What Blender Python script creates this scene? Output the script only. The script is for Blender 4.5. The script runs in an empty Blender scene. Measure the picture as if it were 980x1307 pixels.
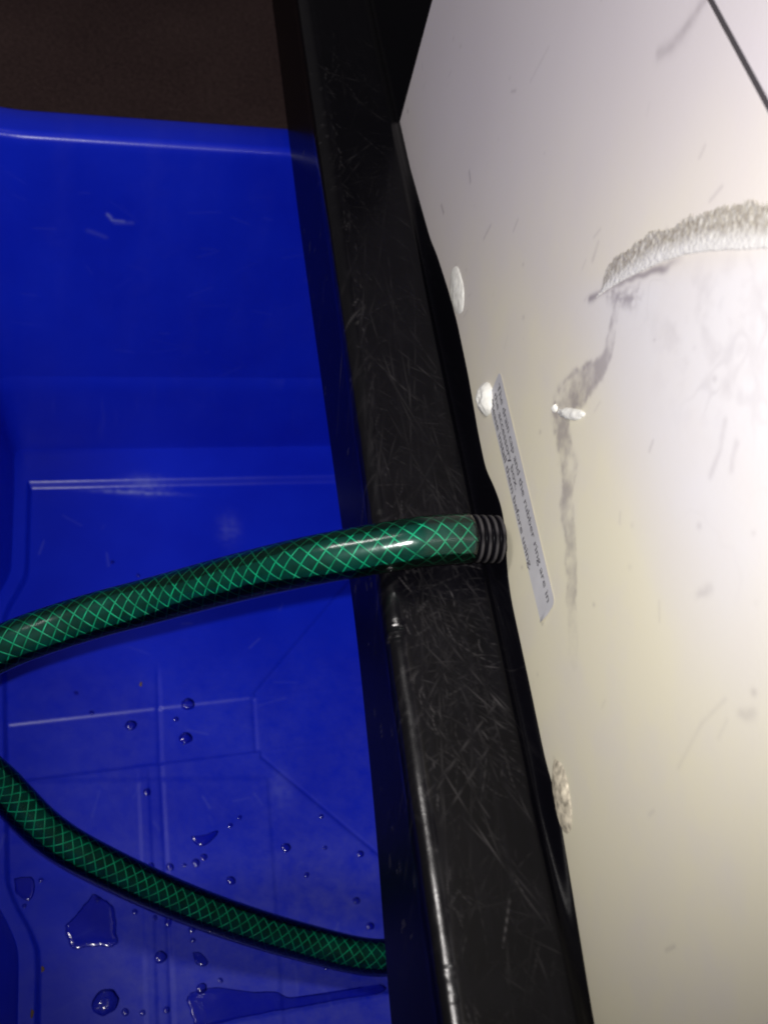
import bpy, math, random
import numpy as np
from mathutils import Matrix, Vector

rng = np.random.default_rng(7)
random.seed(7)
scene = bpy.context.scene
col = scene.collection

# ---------------------------------------------------------------- camera
# World: X points out of the appliance wall, Y runs along it, Z is up.
# The origin is the centre of the drain spout.
CAM = Vector((0.13286, 0.22843, 0.30028))
AX_R = Vector((-0.967971, 0.118800, 0.221174))     # image right
AX_D = Vector((-0.042967, 0.789572, -0.612151))    # image down
AX_F = Vector((-0.247356, -0.602048, -0.759179))   # viewing direction
cam_data = bpy.data.cameras.new('camera')
cam = bpy.data.objects.new('camera', cam_data)
col.objects.link(cam)
M3 = Matrix((AX_R, -AX_D, -AX_F)).transposed()
cam.matrix_world = Matrix.Translation(CAM) @ M3.to_4x4()
cam_data.sensor_fit = 'VERTICAL'
cam_data.sensor_height = 36.0
cam_data.lens = 36.0 * 1500.0 / 1307.0
cam_data.clip_start = 0.01
cam_data.clip_end = 50.0
cam_data.dof.use_dof = True
cam_data.dof.focus_distance = 0.42
cam_data.dof.aperture_fstop = 20.0
scene.camera = cam

# ---------------------------------------------------------------- world, flash, exposure
world = bpy.data.worlds.new('World')
scene.world = world
world.use_nodes = True
bg = world.node_tree.nodes['Background']
bg.inputs[0].default_value = (1.0, 0.93, 0.96, 1)
bg.inputs[1].default_value = 0.05

fl = bpy.data.lights.new('camera_flash', 'SPOT')   # the phone's flash, beside the lens
fl.energy = 7.6
fl.color = (1.0, 0.97, 0.95)
fl.shadow_soft_size = 0.0025
fl.spot_size = math.radians(92)
fl.spot_blend = 1.0
flash = bpy.data.objects.new('camera_flash', fl)
col.objects.link(flash)
flash.location = CAM + AX_D * -0.011 + AX_R * -0.004
aim = CAM + AX_F * 0.45 + AX_R * -0.015 - AX_D * 0.095
flash.rotation_euler = (aim - flash.location).to_track_quat('-Z', 'Y').to_euler()

tube = bpy.data.lights.new('ceiling_tube', 'AREA')   # dim room light overhead: the streak on the black edge
tube.shape = 'RECTANGLE'; tube.size = 0.13; tube.size_y = 0.38
tube.energy = 5.0
tube.color = (1.0, 0.95, 0.92)
tube_o = bpy.data.objects.new('ceiling_tube', tube)
col.objects.link(tube_o)
tube_o.location = (0.75, -0.20, 1.10)
tube_o.rotation_euler = (Vector((0.0, 0.0, -0.05)) - tube_o.location).to_track_quat('-Z', 'Y').to_euler()

vs = scene.view_settings
vs.view_transform = 'Standard'
vs.look = 'None'
vs.exposure = 0.0
vs.gamma = 1.0
vs.use_curve_mapping = False
scene.cycles.max_bounces = 10
scene.cycles.transparent_max_bounces = 16
scene.cycles.pixel_filter_type = 'BLACKMAN_HARRIS'
scene.cycles.filter_width = 1.9

# ---------------------------------------------------------------- helpers
def link(o, parent=None):
    col.objects.link(o)
    if parent is not None:
        o.parent = parent
    return o

def empty(name, loc=(0, 0, 0)):
    o = bpy.data.objects.new(name, None)
    o.location = loc
    o.empty_display_size = 0.02
    return link(o)

def tag(o, label=None, cat=None, group=None, kind=None):
    if label: o['label'] = label
    if cat: o['category'] = cat
    if group: o['group'] = group
    if kind: o['kind'] = kind
    return o

def mesh_obj(name, verts, faces, mat, parent=None, smooth=True):
    me = bpy.data.meshes.new(name)
    me.from_pydata([tuple(v) for v in verts], [], [tuple(f) for f in faces])
    me.update()
    if smooth:
        me.polygons.foreach_set('use_smooth', [True] * len(me.polygons))
    me.materials.append(mat)
    return link(bpy.data.objects.new(name, me), parent)

def grid_mesh(name, V, mat, parent=None, attrs=None, wrap=False, flip=False):
    """V: (n, m, 3) array -> quad grid; wrap closes the second axis."""
    n, m, _ = V.shape
    co = np.ascontiguousarray(V.reshape(-1, 3), dtype=np.float32)
    idx = np.arange(n * m).reshape(n, m)
    if wrap:
        idx2 = np.concatenate([idx, idx[:, :1]], axis=1)
    else:
        idx2 = idx
    q = np.stack([idx2[:-1, :-1], idx2[:-1, 1:], idx2[1:, 1:], idx2[1:, :-1]], axis=-1).reshape(-1, 4)
    if flip:
        q = q[:, ::-1]
    q = np.ascontiguousarray(q, dtype=np.int32)
    me = bpy.data.meshes.new(name)
    me.vertices.add(len(co)); me.vertices.foreach_set('co', co.ravel())
    me.loops.add(q.size); me.loops.foreach_set('vertex_index', q.ravel())
    me.polygons.add(len(q)); me.polygons.foreach_set('loop_start', np.arange(0, q.size, 4, dtype=np.int32))
    me.update(calc_edges=True)
    me.polygons.foreach_set('use_smooth', np.ones(len(q), dtype=bool))
    for k, a in (attrs or {}).items():
        at = me.attributes.new(k, 'FLOAT', 'POINT')
        at.data.foreach_set('value', np.ascontiguousarray(a.reshape(-1), dtype=np.float32))
    me.validate()
    me.materials.append(mat)
    return link(bpy.data.objects.new(name, me), parent)

def box(name, lo, hi, mat, parent=None, bevel=0.0):
    import bmesh
    bm = bmesh.new()
    bmesh.ops.create_cube(bm, size=1.0)
    for v in bm.verts:
        for k in range(3):
            v.co[k] = lo[k] + (v.co[k] + 0.5) * (hi[k] - lo[k])
    if bevel:
        bmesh.ops.bevel(bm, geom=bm.edges[:], offset=bevel, segments=3, affect='EDGES', profile=0.5)
    me = bpy.data.meshes.new(name)
    bm.to_mesh(me); bm.free()
    me.materials.append(mat)
    return link(bpy.data.objects.new(name, me), parent)

def sm(x):
    x = np.clip(x, 0, 1)
    return x * x * (3 - 2 * x)

def vnoise(x, y, cell, seed=0):
    r = np.random.default_rng(seed)
    L = r.random((256, 256))
    x = np.asarray(x) / cell + 1000.0; y = np.asarray(y) / cell + 1000.0
    xi = np.floor(x).astype(int); yi = np.floor(y).astype(int)
    fx = sm(x - xi); fy = sm(y - yi)
    a = L[xi % 256, yi % 256]; b = L[(xi + 1) % 256, yi % 256]
    c_ = L[xi % 256, (yi + 1) % 256]; d = L[(xi + 1) % 256, (yi + 1) % 256]
    return (a * (1 - fx) + b * fx) * (1 - fy) + (c_ * (1 - fx) + d * fx) * fy

def fbm(x, y, cell, oct=4, seed=0):
    s = 0; w = 0; amp = 1.0
    for k in range(oct):
        s = s + amp * vnoise(x, y, cell / 2 ** k, seed + k); w += amp; amp *= 0.55
    return s / w

def seg_dist(px, py, pts):
    """distance to a polyline and the running parameter 0..1 of the nearest point"""
    best = np.full(np.shape(px), 1e9); par = np.zeros(np.shape(px))
    n = len(pts) - 1
    for i in range(n):
        ax, ay = pts[i]; bx_, by_ = pts[i + 1]
        dx, dy = bx_ - ax, by_ - ay
        t = np.clip(((px - ax) * dx + (py - ay) * dy) / (dx * dx + dy * dy), 0, 1)
        d = np.hypot(px - ax - t * dx, py - ay - t * dy)
        m = d < best
        best = np.where(m, d, best); par = np.where(m, (i + t) / n, par)
    return best, par

def smooth_path(P, per=12):
    P = [np.array(p, float) for p in P]
    P = [2 * P[0] - P[1]] + P + [2 * P[-1] - P[-2]]
    out = []
    for i in range(1, len(P) - 2):
        p0, p1, p2, p3 = P[i - 1:i + 3]
        for k in range(per):
            t = k / per
            out.append(0.5 * ((2 * p1) + (-p0 + p2) * t + (2 * p0 - 5 * p1 + 4 * p2 - p3) * t * t + (-p0 + 3 * p1 - 3 * p2 + p3) * t ** 3))
    out.append(P[-2])
    return np.array(out)

# ---------------------------------------------------------------- materials
def new_mat(name):
    m = bpy.data.materials.new(name)
    m.use_nodes = True
    nt = m.node_tree
    return m, nt, nt.nodes['Principled BSDF']

class N:
    def __init__(self, nt): self.nt = nt
    def node(self, t, **kw):
        n = self.nt.nodes.new(t)
        for k, v in kw.items(): setattr(n, k, v)
        return n
    def l(self, a, b): self.nt.links.new(a, b)
    def attr(self, name):
        n = self.node('ShaderNodeAttribute'); n.attribute_name = name
        return n.outputs['Fac']
    def noise(self, scale, detail=4, rough=0.55, vec=None):
        n = self.node('ShaderNodeTexNoise')
        n.inputs['Scale'].default_value = scale; n.inputs['Detail'].default_value = detail
        n.inputs['Roughness'].default_value = rough
        if vec is None:
            vec = self.node('ShaderNodeTexCoord').outputs['Object']
        self.l(vec, n.inputs['Vector'])
        return n.outputs['Fac']
    def ramp(self, fac, stops):
        n = self.node('ShaderNodeValToRGB')
        e = n.color_ramp.elements
        while len(e) < len(stops): e.new(0.5)
        for k, (p, c) in enumerate(stops):
            e[k].position = p
            e[k].color = c if len(c) == 4 else (*c, 1)
        self.l(fac, n.inputs['Fac'])
        return n.outputs['Color']
    def math(self, op, a, b=None, clamp=False):
        n = self.node('ShaderNodeMath', operation=op); n.use_clamp = clamp
        for k, v in enumerate((a, b)):
            if v is None: continue
            if isinstance(v, (int, float)): n.inputs[k].default_value = v
            else: self.l(v, n.inputs[k])
        return n.outputs[0]
    def mix(self, fac, a, b, blend='MIX'):
        n = self.node('ShaderNodeMix', data_type='RGBA', blend_type=blend)
        for s, v in ((n.inputs[0], fac), (n.inputs[6], a), (n.inputs[7], b)):
            if isinstance(v, (int, float)): s.default_value = v
            elif isinstance(v, tuple): s.default_value = v if len(v) == 4 else (*v, 1)
            else: self.l(v, s)
        return n.outputs[2]
    def bump(self, h, strength, dist, out):
        n = self.node('ShaderNodeBump')
        n.inputs['Strength'].default_value = strength; n.inputs['Distance'].default_value = dist
        self.l(h, n.inputs['Height']); self.l(n.outputs[0], out)

def simple(name, colr, rough=0.5, spec=0.5, noise=None):
    m, nt, b = new_mat(name); n = N(nt)
    b.inputs['Base Color'].default_value = (*colr, 1)
    b.inputs['Roughness'].default_value = rough
    b.inputs['Specular IOR Level'].default_value = spec
    if noise:
        sc, amt, bmp = noise
        f = n.noise(sc)
        c = n.ramp(f, [(0.3, tuple(x * (1 - amt) for x in colr)), (0.7, tuple(min(1, x * (1 + amt)) for x in colr))])
        n.l(c, b.inputs['Base Color'])
        if bmp: n.bump(f, 0.6, bmp, b.inputs['Normal'])
    return m

def blue_plastic():
    m, nt, b = new_mat('blue_plastic'); n = N(nt)
    f = n.noise(14, 5)
    c = n.ramp(f, [(0.3, (0.003, 0.014, 0.50)), (0.7, (0.005, 0.022, 0.60))])
    # pale light haze painted into the floor colour; dried water marks, chalky wear
    haze_film = n.attr('haze_film')
    g = n.noise(120, 6, 0.7)
    g = n.math('MULTIPLY', n.math('SUBTRACT', g, 0.30, True), haze_film)
    c = n.mix(n.math('MULTIPLY', g, 0.8), c, (0.18, 0.19, 0.44))
    sc = n.attr('scuff')
    c = n.mix(sc, c, (0.35, 0.40, 0.75))
    n.l(c, b.inputs['Base Color'])
    r = n.math('ADD', 0.27, n.math('MULTIPLY', haze_film, 0.28))
    r = n.math('ADD', r, n.math('MULTIPLY', n.noise(60, 4), 0.08))
    n.l(r, b.inputs['Roughness'])
    b.inputs['Specular IOR Level'].default_value = 0.45
    n.bump(n.noise(900, 3), 0.12, 0.0004, b.inputs['Normal'])
    return m

def black_plastic():
    m, nt, b = new_mat('black_plastic'); n = N(nt)
    s = n.attr('scratch'); d = n.attr('dust')
    c = n.mix(n.math('MULTIPLY', d, 0.5, True), (0.0018, 0.0017, 0.0029), (0.0080, 0.0075, 0.0100))
    c = n.mix(s, c, (0.16, 0.15, 0.155))
    n.l(c, b.inputs['Base Color'])
    r = n.math('ADD', n.math('ADD', 0.26, n.math('MULTIPLY', n.attr('matt'), -0.05)), n.math('MULTIPLY', d, 0.18))
    r = n.math('ADD', r, n.math('MULTIPLY', s, 0.25))
    n.l(r, b.inputs['Roughness'])
    n.l(n.math('ADD', n.math('ADD', 0.06, n.math('MULTIPLY', n.attr('matt'), 0.07)), n.math('MULTIPLY', n.attr('worn'), 0.75)), b.inputs['Specular IOR Level'])
    n.bump(n.noise(420, 4), 0.10, 0.0005, b.inputs['Normal'])
    return m

def white_panel():
    m, nt, b = new_mat('white_painted_panel'); n = N(nt)
    f = n.noise(9, 5)
    c = n.ramp(f, [(0.3, (0.69, 0.64, 0.675)), (0.7, (0.73, 0.685, 0.71))])
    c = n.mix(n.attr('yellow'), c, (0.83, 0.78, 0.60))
    c = n.mix(n.attr('white'), c, (0.77, 0.75, 0.765))
    c = n.mix(n.attr('grime_shade'), c, (0.20, 0.165, 0.19))
    n.l(c, b.inputs['Base Color'])
    b.inputs['Roughness'].default_value = 0.42
    b.inputs['Specular IOR Level'].default_value = 0.4
    n.bump(n.noise(700, 3), 0.10, 0.0003, b.inputs['Normal'])
    return m

def clear_skin(name, tint, rough, ior, bump=None):
    m = bpy.data.materials.new(name); m.use_nodes = True
    nt = m.node_tree; nt.nodes.clear(); n = N(nt)
    out = n.node('ShaderNodeOutputMaterial')
    tr = n.node('ShaderNodeBsdfTransparent'); tr.inputs[0].default_value = (*tint, 1)
    gl = n.node('ShaderNodeBsdfGlossy'); gl.inputs['Roughness'].default_value = rough
    gl.inputs['Color'].default_value = (1, 1, 1, 1)
    fr = n.node('ShaderNodeFresnel'); fr.inputs['IOR'].default_value = ior
    mx = n.node('ShaderNodeMixShader')
    n.l(fr.outputs[0], mx.inputs[0]); n.l(tr.outputs[0], mx.inputs[1]); n.l(gl.outputs[0], mx.inputs[2])
    n.l(mx.outputs[0], out.inputs[0])
    if bump:
        bm_ = n.node('ShaderNodeBump'); bm_.inputs['Strength'].default_value = bump[1]
        bm_.inputs['Distance'].default_value = bump[2]
        n.l(n.noise(bump[0], 3), bm_.inputs['Height'])
        n.l(bm_.outputs[0], gl.inputs['Normal']); n.l(bm_.outputs[0], fr.inputs['Normal'])
    return m

M_BLUE = blue_plastic()
M_BLACK = black_plastic()
M_WHITE = white_panel()
M_SEAM = simple('dark_seam', (0.06, 0.053, 0.06), 0.7)
M_FOAM = simple('cream_foam', (0.90, 0.88, 0.82), 0.8, 0.2, (260, 0.14, 0.0008))
M_FOAM_DIRTY = simple('speckled_foam', (0.60, 0.54, 0.42), 0.8, 0.2, (330, 0.55, 0.001))
M_STICKER = simple('silver_white_sticker', (0.62, 0.615, 0.64), 0.35, 0.5, (60, 0.08, None))
M_INK = simple('black_ink', (0.10, 0.095, 0.11), 0.6, 0.3)
M_CORE = simple('dark_green_liner', (0.001, 0.032, 0.029), 0.5, 0.3, (120, 0.5, None))
M_YARN = simple('green_braid_yarn', (0.008, 0.29, 0.175), 0.35, 0.6, (180, 0.6, None))
M_SKIN = clear_skin('clear_green_skin', (0.60, 0.95, 0.84), 0.18, 1.45, (150, 0.25, 0.0006))
M_WATER = clear_skin('water', (0.50, 0.55, 0.84), 0.11, 1.58)
M_SPECK = simple('brown_speck', (0.16, 0.10, 0.04), 0.8)

def carpet_mat():
    m, nt, b = new_mat('dark_brown_carpet'); n = N(nt)
    f = n.noise(260, 5, 0.75); g = n.noise(9, 4)
    c = n.ramp(f, [(0.3, (0.03, 0.018, 0.02)), (0.75, (0.15, 0.095, 0.092))])
    c = n.mix(0.35, c, n.ramp(g, [(0.3, (0.04, 0.024, 0.025)), (0.75, (0.115, 0.075, 0.07))]))
    n.l(c, b.inputs['Base Color'])
    b.inputs['Roughness'].default_value = 0.95
    b.inputs['Specular IOR Level'].default_value = 0.1
    n.bump(f, 1.0, 0.004, b.inputs['Normal'])
    return m
M_CARPET = carpet_mat()

def residue_mat():
    m, nt, b = new_mat('granular_glue_residue'); n = N(nt)
    f = n.noise(420, 5, 0.7)
    c = n.ramp(f, [(0.32, (0.27, 0.23, 0.185)), (0.5, (0.47, 0.435, 0.37)), (0.68, (0.74, 0.72, 0.68))])
    low = n.attr('low')
    c = n.mix(n.math('MULTIPLY', low, 0.75), c, (0.86, 0.85, 0.84))
    n.l(c, b.inputs['Base Color'])
    b.inputs['Roughness'].default_value = 0.24
    n.l(n.math('GREATER_THAN', n.math('ADD', n.noise(900, 4, 0.7), n.math('MULTIPLY', n.attr('cover'), 0.6)), 0.76), b.inputs['Alpha'])
    b.inputs['Specular IOR Level'].default_value = 0.6
    n.bump(n.noise(700, 3), 0.6, 0.0006, b.inputs['Normal'])
    return m
M_RESIDUE = residue_mat()

# ================================================================ SETTING
FLOOR_Z = -0.280
ground = grid_mesh('floor', np.stack(np.meshgrid(np.linspace(-2.5, 2.5, 9), np.linspace(-3.5, 2.0, 9), indexing='ij') + [np.full((9, 9), FLOOR_Z - 0.012)], axis=-1), M_CARPET)
tag(ground, 'dark brown carpet floor behind the blue tub', kind='structure')

# ================================================================ BLUE TUB
def y_far(x): return -0.2643 + 0.0897 * (x - 0.175)
def y_near(x): return 0.178 + 0.112 * (x - 0.0648)
def x_left(y):
    y = np.asarray(y, float)
    b = np.interp(y, [-0.30, -0.175, 0.05, 0.20], [0.1760, 0.1712, 0.1525, 0.1460])
    return b + 0.013 * (sm((y + 0.178) / 0.04) - sm((y - 0.004) / 0.04))
X_RIGHT = -0.078

def floor_h(x, y):
    x = np.asarray(x, float); y = np.asarray(y, float)
    h = np.zeros(np.broadcast(x, y).shape)
    # raised perimeter band, stepping down to the floor
    e = [(y - y_far(x), 0.0265, 0.0052), (x_left(y) - x, 0.0085, 0.003), (y_near(x) - y, 0.100, 0.003), (x - X_RIGHT, 0.02, 0.003)]
    band = np.zeros(h.shape)
    for k, (d, s, w) in enumerate(e):
        band = np.maximum(band, (1 - sm((d - s + w / 2) / w)) * (0.35 if k == 2 else 1.0))
    h += 0.0042 * band
    ins = 1 - band
    L1 = -0.0881 + 0.130 * (x - 0.0896); L2 = -0.0554 + 0.126 * (x - 0.0856)
    a1 = np.interp(x, [-0.08, -0.0185, 0.0367], [-0.243, -0.1654, -0.0966])
    a2 = np.interp(x, [-0.08, -0.0258, 0.0332], [0.055, -0.0013, -0.0581])
    lo = np.where(x > 0.036, L1, a1); hi = np.where(x > 0.034, L2, a2)
    chan = sm((y - lo) / 0.0022 + 0.5) * sm((hi - y) / 0.0022 + 0.5)
    h += -0.0009 * chan * ins
    for L in (L1, L2):
        h += 0.00009 * np.exp(-((y - L) / 0.0011) ** 2) * ins
    vx = np.interp(y, [-0.1062, -0.055, 0.0015, 0.0763], [0.0887, 0.0876, 0.0852, 0.0829])
    on = sm((y + 0.12) / 0.02)
    h += -0.0007 * np.exp(-((x - vx) / 0.0011) ** 2) * ins * on
    h += 0.0005 * sm((x - vx - 0.006) / 0.0015) * sm((vx + 0.0125 - x) / 0.0015) * ins * sm((y + 0.055) / 0.012)
    h += -0.0006 * np.exp(-((x - 0.0362) / 0.0011) ** 2) * sm((y - L1) / 0.002 + .5) * sm((L2 - y) / 0.002 + .5) * ins
    for pts in ([(0.0367, -0.0966), (-0.0185, -0.1654)], [(0.0332, -0.0581), (-0.0258, -0.0013)]):
        d, _ = seg_dist(x, y, pts)
        h += -0.0004 * np.exp(-(d / 0.0010) ** 2) * ins
    h += 0.0005 * sm((x - 0.0312) / 0.0022 + 0.5) * sm((y + 0.048) / 0.004) * ins
    h += 0.0005 * (fbm(x, y, 0.05, 3, 5) - 0.5)
    return h

tub = empty('plastic_tub', (0.05, -0.09, FLOOR_Z - 0.012))
tag(tub, 'bright blue plastic tub with wet ribbed floor under the green hose', 'tub')
TUBINV = Vector(tub.location)

def tub_part(o):
    o.parent = tub
    o.matrix_parent_inverse = Matrix.Translation(-TUBINV)
    return o

xs = np.concatenate([np.linspace(X_RIGHT - 0.004, -0.03, 24)[:-1], np.arange(-0.03, 0.196, 0.00075)])
ys = np.concatenate([np.arange(-0.292, 0.100, 0.00075), np.linspace(0.100, 0.194, 30)])
GX, GY = np.meshgrid(xs, ys, indexing='ij')
H = floor_h(GX, GY)
haze_film = np.clip(0.25 + 0.95 * fbm(GX, GY, 0.06, 4, 21), 0, 1) * sm((GY + 0.16) / 0.10) * (0.40 + 0.60 * sm((GY + 0.03) / 0.06) * sm((0.135 - GX) / 0.03))  # grey sheen of the light painted in, strongest towards the near floor
scuff = np.zeros(GX.shape)
for (cx, cy, rx, ry, amp) in [(0.103, -0.2385, 0.020, 0.0016, 0.5), (0.096, -0.243, 0.012, 0.006, 0.16), (0.045, -0.213, 0.006, 0.010, 0.10), (0.0245, -0.040, 0.006, 0.010, 0.10)]:
    u = ((GX - cx) / rx) ** 2 + ((GY - cy) / ry) ** 2
    scuff = np.maximum(scuff, amp * np.exp(-u) * (0.3 + 1.2 * vnoise(GX, GY, 0.0025, 31)))
for k in range(36):                                   # fine hair scratches in the floor
    cx, cy = rng.uniform(-0.03, 0.17), rng.uniform(-0.22, 0.09)
    an, ln = rng.uniform(0, math.pi), rng.uniform(0.003, 0.016)
    p0 = (cx, cy); p1 = (cx + ln * math.cos(an), cy + ln * math.sin(an))
    ix = (xs > min(p0[0], p1[0]) - .002) & (xs < max(p0[0], p1[0]) + .002)
    iy = (ys > min(p0[1], p1[1]) - .002) & (ys < max(p0[1], p1[1]) + .002)
    w_ = np.ix_(ix, iy)
    d, _ = seg_dist(GX[w_], GY[w_], [p0, p1])
    scuff[w_] = np.maximum(scuff[w_], rng.uniform(0.02, 0.09) * np.exp(-(d / 0.0006) ** 2))
tub_part(grid_mesh('tub_floor', np.stack([GX, GY, FLOOR_Z + H], axis=-1), M_BLUE, attrs={'haze_film': haze_film, 'scuff': np.clip(scuff, 0, 1)}))

# outline of the floor, counter-clockwise seen from above, rounded at the corners
def outline():
    yl = np.linspace(-0.2455, 0.160, 170)
    left = [(float(x_left(v)), float(v)) for v in yl]
    pts = []
    r = 0.008
    def arc(p, a, b_, n=10):
        p, a, b_ = map(lambda q: np.array(q, float), (p, a, b_))
        a = p + (a - p) / np.linalg.norm(a - p) * r; b_ = p + (b_ - p) / np.linalg.norm(b_ - p) * r
        return [tuple((1 - t) ** 2 * a + 2 * t * (1 - t) * p + t * t * b_) for t in np.linspace(0, 1, n)]
    FL = (0.1760, y_far(0.176)); NL = (float(x_left(0.18)), y_near(0.146)); NR = (X_RIGHT, y_near(X_RIGHT)); FR = (X_RIGHT, y_far(X_RIGHT))
    pts += arc(FR, NR, FL)
    pts += [(x, y_far(x)) for x in np.linspace(X_RIGHT + 0.03, 0.155, 40)]
    pts += arc(FL, FR, left[0])
    pts += left[6:-6]
    pts += arc(NL, left[-1], NR)
    pts += [(x, y_near(x)) for x in np.linspace(0.125, X_RIGHT + 0.03, 30)]
    pts += arc(NR, NL, FR)
    return np.array(pts)
OL = outline()
# resample evenly and find outward normals
dl = np.hypot(*(np.roll(OL, -1, 0) - OL).T); OL = OL[dl > 1e-5]
closed = np.vstack([OL, OL[:1]]); s_ = np.concatenate([[0], np.cumsum(np.hypot(*np.diff(closed, axis=0).T))])
sd_ = np.linspace(0, s_[-1], 8000, endpoint=False)
xd_, yd_ = (np.interp(sd_, s_, closed[:, k]) for k in (0, 1))
dens = np.where((yd_ < -0.22) & (xd_ > -0.035) & (xd_ < 0.172), 1 / 0.0008, 1 / 0.0035)
cd_ = np.concatenate([[0], np.cumsum(dens) * (s_[-1] / 8000)])
ss = np.interp(np.linspace(0, cd_[-1], int(cd_[-1]), endpoint=False), cd_, np.append(sd_, s_[-1]))
OL = np.stack([np.interp(ss, s_, closed[:, k]) for k in (0, 1)], axis=1)
T = np.roll(OL, -2, 0) - np.roll(OL, 2, 0)
T /= np.linalg.norm(T, axis=1)[:, None]
NRM = np.stack([T[:, 1], -T[:, 0]], axis=1)
cen = OL.mean(0)
if ((OL - cen) * NRM).sum() < 0: NRM = -NRM
RIM_Z = -0.0650
def ring(off, z): return np.concatenate([OL + NRM * off * (1 + 0.9 * np.maximum(NRM[:, :1], 0) ** 2), np.full((len(OL), 1), z)], axis=1)
prof = []
zb = FLOOR_Z + 0.0030
R0 = 0.0025
for k in range(7):                                   # fillet between floor band and wall
    a = k / 6 * math.pi / 2 * 0.93
    prof.append((-R0 * 0.9 + R0 * math.sin(a), zb + R0 * (1 - math.cos(a))))
z0, o0 = prof[-1][1], prof[-1][0]
OT = 0.0225
for z in np.concatenate([np.linspace(z0 + 0.004, -0.2195, 6), [-0.2185, -0.2175], np.linspace(-0.2165, RIM_Z - 0.006, 150)]):
    t = (z - z0) / (RIM_Z - z0)
    prof.append((o0 + (OT - o0) * t + (0.0006 if z > -0.2188 else 0), z))
rr = 0.0045
for k in range(1, 9):                                # rolled rim
    a = k / 8 * math.pi / 2
    prof.append((OT + rr * (1 - math.cos(a)) + 0.0003, RIM_Z - rr * 0.9 + rr * math.sin(a)))
prof += [(OT + 0.012, RIM_Z + 0.0002), (OT + 0.0215, RIM_Z - 0.0008), (OT + 0.0245, RIM_Z - 0.0022), (OT + 0.0258, RIM_Z - 0.005), (OT + 0.0262, RIM_Z - 0.018), (OT + 0.0245, RIM_Z - 0.018), (OT + 0.0235, RIM_Z - 0.006), (OT + 0.006, RIM_Z - 0.004)]
WV = np.stack([ring(o, z) for o, z in prof], axis=0)
wall_scuff = np.zeros(WV.shape[:2])
WX_, WZ_ = WV[:, :, 0], WV[:, :, 2]
farw = (WV[:, :, 1] < -0.2)
def wall_stroke(pts, w, a):
    d, _ = seg_dist(WX_ + 0.001 * vnoise(WX_, WZ_, 0.002, 3), WZ_, pts)
    np.maximum(wall_scuff, a * np.exp(-(d / w) ** 2) * farw, out=wall_scuff)
wall_stroke([(0.1275, -0.1075), (0.1250, -0.1110), (0.1190, -0.1115)], 0.0008, 0.32)
wall_stroke([(0.1235, -0.1125), (0.1145, -0.1120)], 0.0010, 0.10)
wall_stroke([(0.1370, -0.1180), (0.1280, -0.1215)], 0.0012, 0.07)
for k in range(60):
    cx, cz = rng.uniform(-0.02, 0.17), rng.uniform(-0.27, -0.08)
    an, ln = rng.normal(0.0, 0.6), rng.uniform(0.002, 0.02)
    wall_stroke([(cx, cz), (cx + ln * math.cos(an), cz + ln * math.sin(an))], 0.0006, rng.uniform(0.005, 0.025))
wall_film = 0.10 * np.clip(fbm(WX_ * 2.0, WZ_ * 0.5, 0.03, 4, 61) * 2 - 0.75, 0, 1) * farw
n_wall = len(prof)
tub_part(grid_mesh('tub_wall', WV, M_BLUE, wrap=True, attrs={'haze_film': wall_film, 'scuff': np.clip(wall_scuff, 0, 1)}))
prof2 = [(OT + 0.006, RIM_Z - 0.0045), (OT + 0.004, -0.15), (0.006, FLOOR_Z - 0.006), (0.0, FLOOR_Z - 0.0115)]
WV2 = np.stack([ring(o, z) for o, z in prof2], axis=0)
tub_part(grid_mesh('outer_shell', WV2, M_BLUE, wrap=True, flip=True))

# ================================================================ APPLIANCE
app = empty('appliance', (-0.15, 0.05, FLOOR_Z - 0.012))
tag(app, 'scuffed white cabinet on a scratched black plastic base with drain spout', 'appliance')
AI = Matrix.Translation(-Vector(app.location))
def app_part(o, parent=None):
    o.parent = parent or app
    if parent is None:
        o.matrix_parent_inverse = AI
    return o

PX = -0.0075            # plane of the white panel
LEDGE = -0.0110         # top of the black ledge
CORNER_Y = -0.2660
SEAM_Z = 0.1788
# --- black base: one long moulded tray, profile swept along Y
LIP_T = np.array([(-0.60, -0.016), (-0.2677, -0.0151), (-0.2258, -0.0145), (-0.1689, -0.0095), (-0.1564, -0.0065), (-0.1297, -0.0029), (-0.1089, -0.0014), (-0.0796, -0.0022), (-0.0533, -0.0048), (-0.0357, -0.0053), (-0.0261, -0.0018), (-0.0143, 0.0009), (-0.0026, -0.0006), (0.0059, -0.0055), (0.0187, -0.0082), (0.0502, -0.0084), (0.0777, -0.0091), (0.084, -0.0081), (0.093, -0.0068), (0.0979, -0.0079), (0.1128, -0.0097), (0.1517, -0.0150), (0.45, -0.016)])
BOT_T = np.array([(-0.60, -0.060), (-0.442, -0.0591), (-0.2344, -0.0566), (-0.0943, -0.0494), (0.0085, -0.0440), (0.0792, -0.0492), (0.1375, -0.0600), (0.45, -0.066)])
by = np.concatenate([np.linspace(-0.60, -0.45, 20)[:-1], np.arange(-0.45, 0.20, 0.00036), np.linspace(0.20, 0.45, 30)])
def smooth_tab(T_, y, w):
    dense = np.arange(-0.60, 0.4501, 0.001)
    v = np.interp(dense, T_[:, 0], T_[:, 1])
    k = np.exp(-0.5 * (np.arange(-30, 31) * 0.001 / w) ** 2); k /= k.sum()
    vp = np.convolve(np.pad(v, 30, mode='edge'), k, mode='valid')
    return np.interp(y, dense, vp)
lip = smooth_tab(LIP_T, by, 0.0035)
bot = smooth_tab(BOT_T, by, 0.02)
SIDE_X = 0.0362
RE = 0.0058
colsx = []          # (x, z-function) profile columns
prof_x, prof_z = [], []
nside = 26
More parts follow.
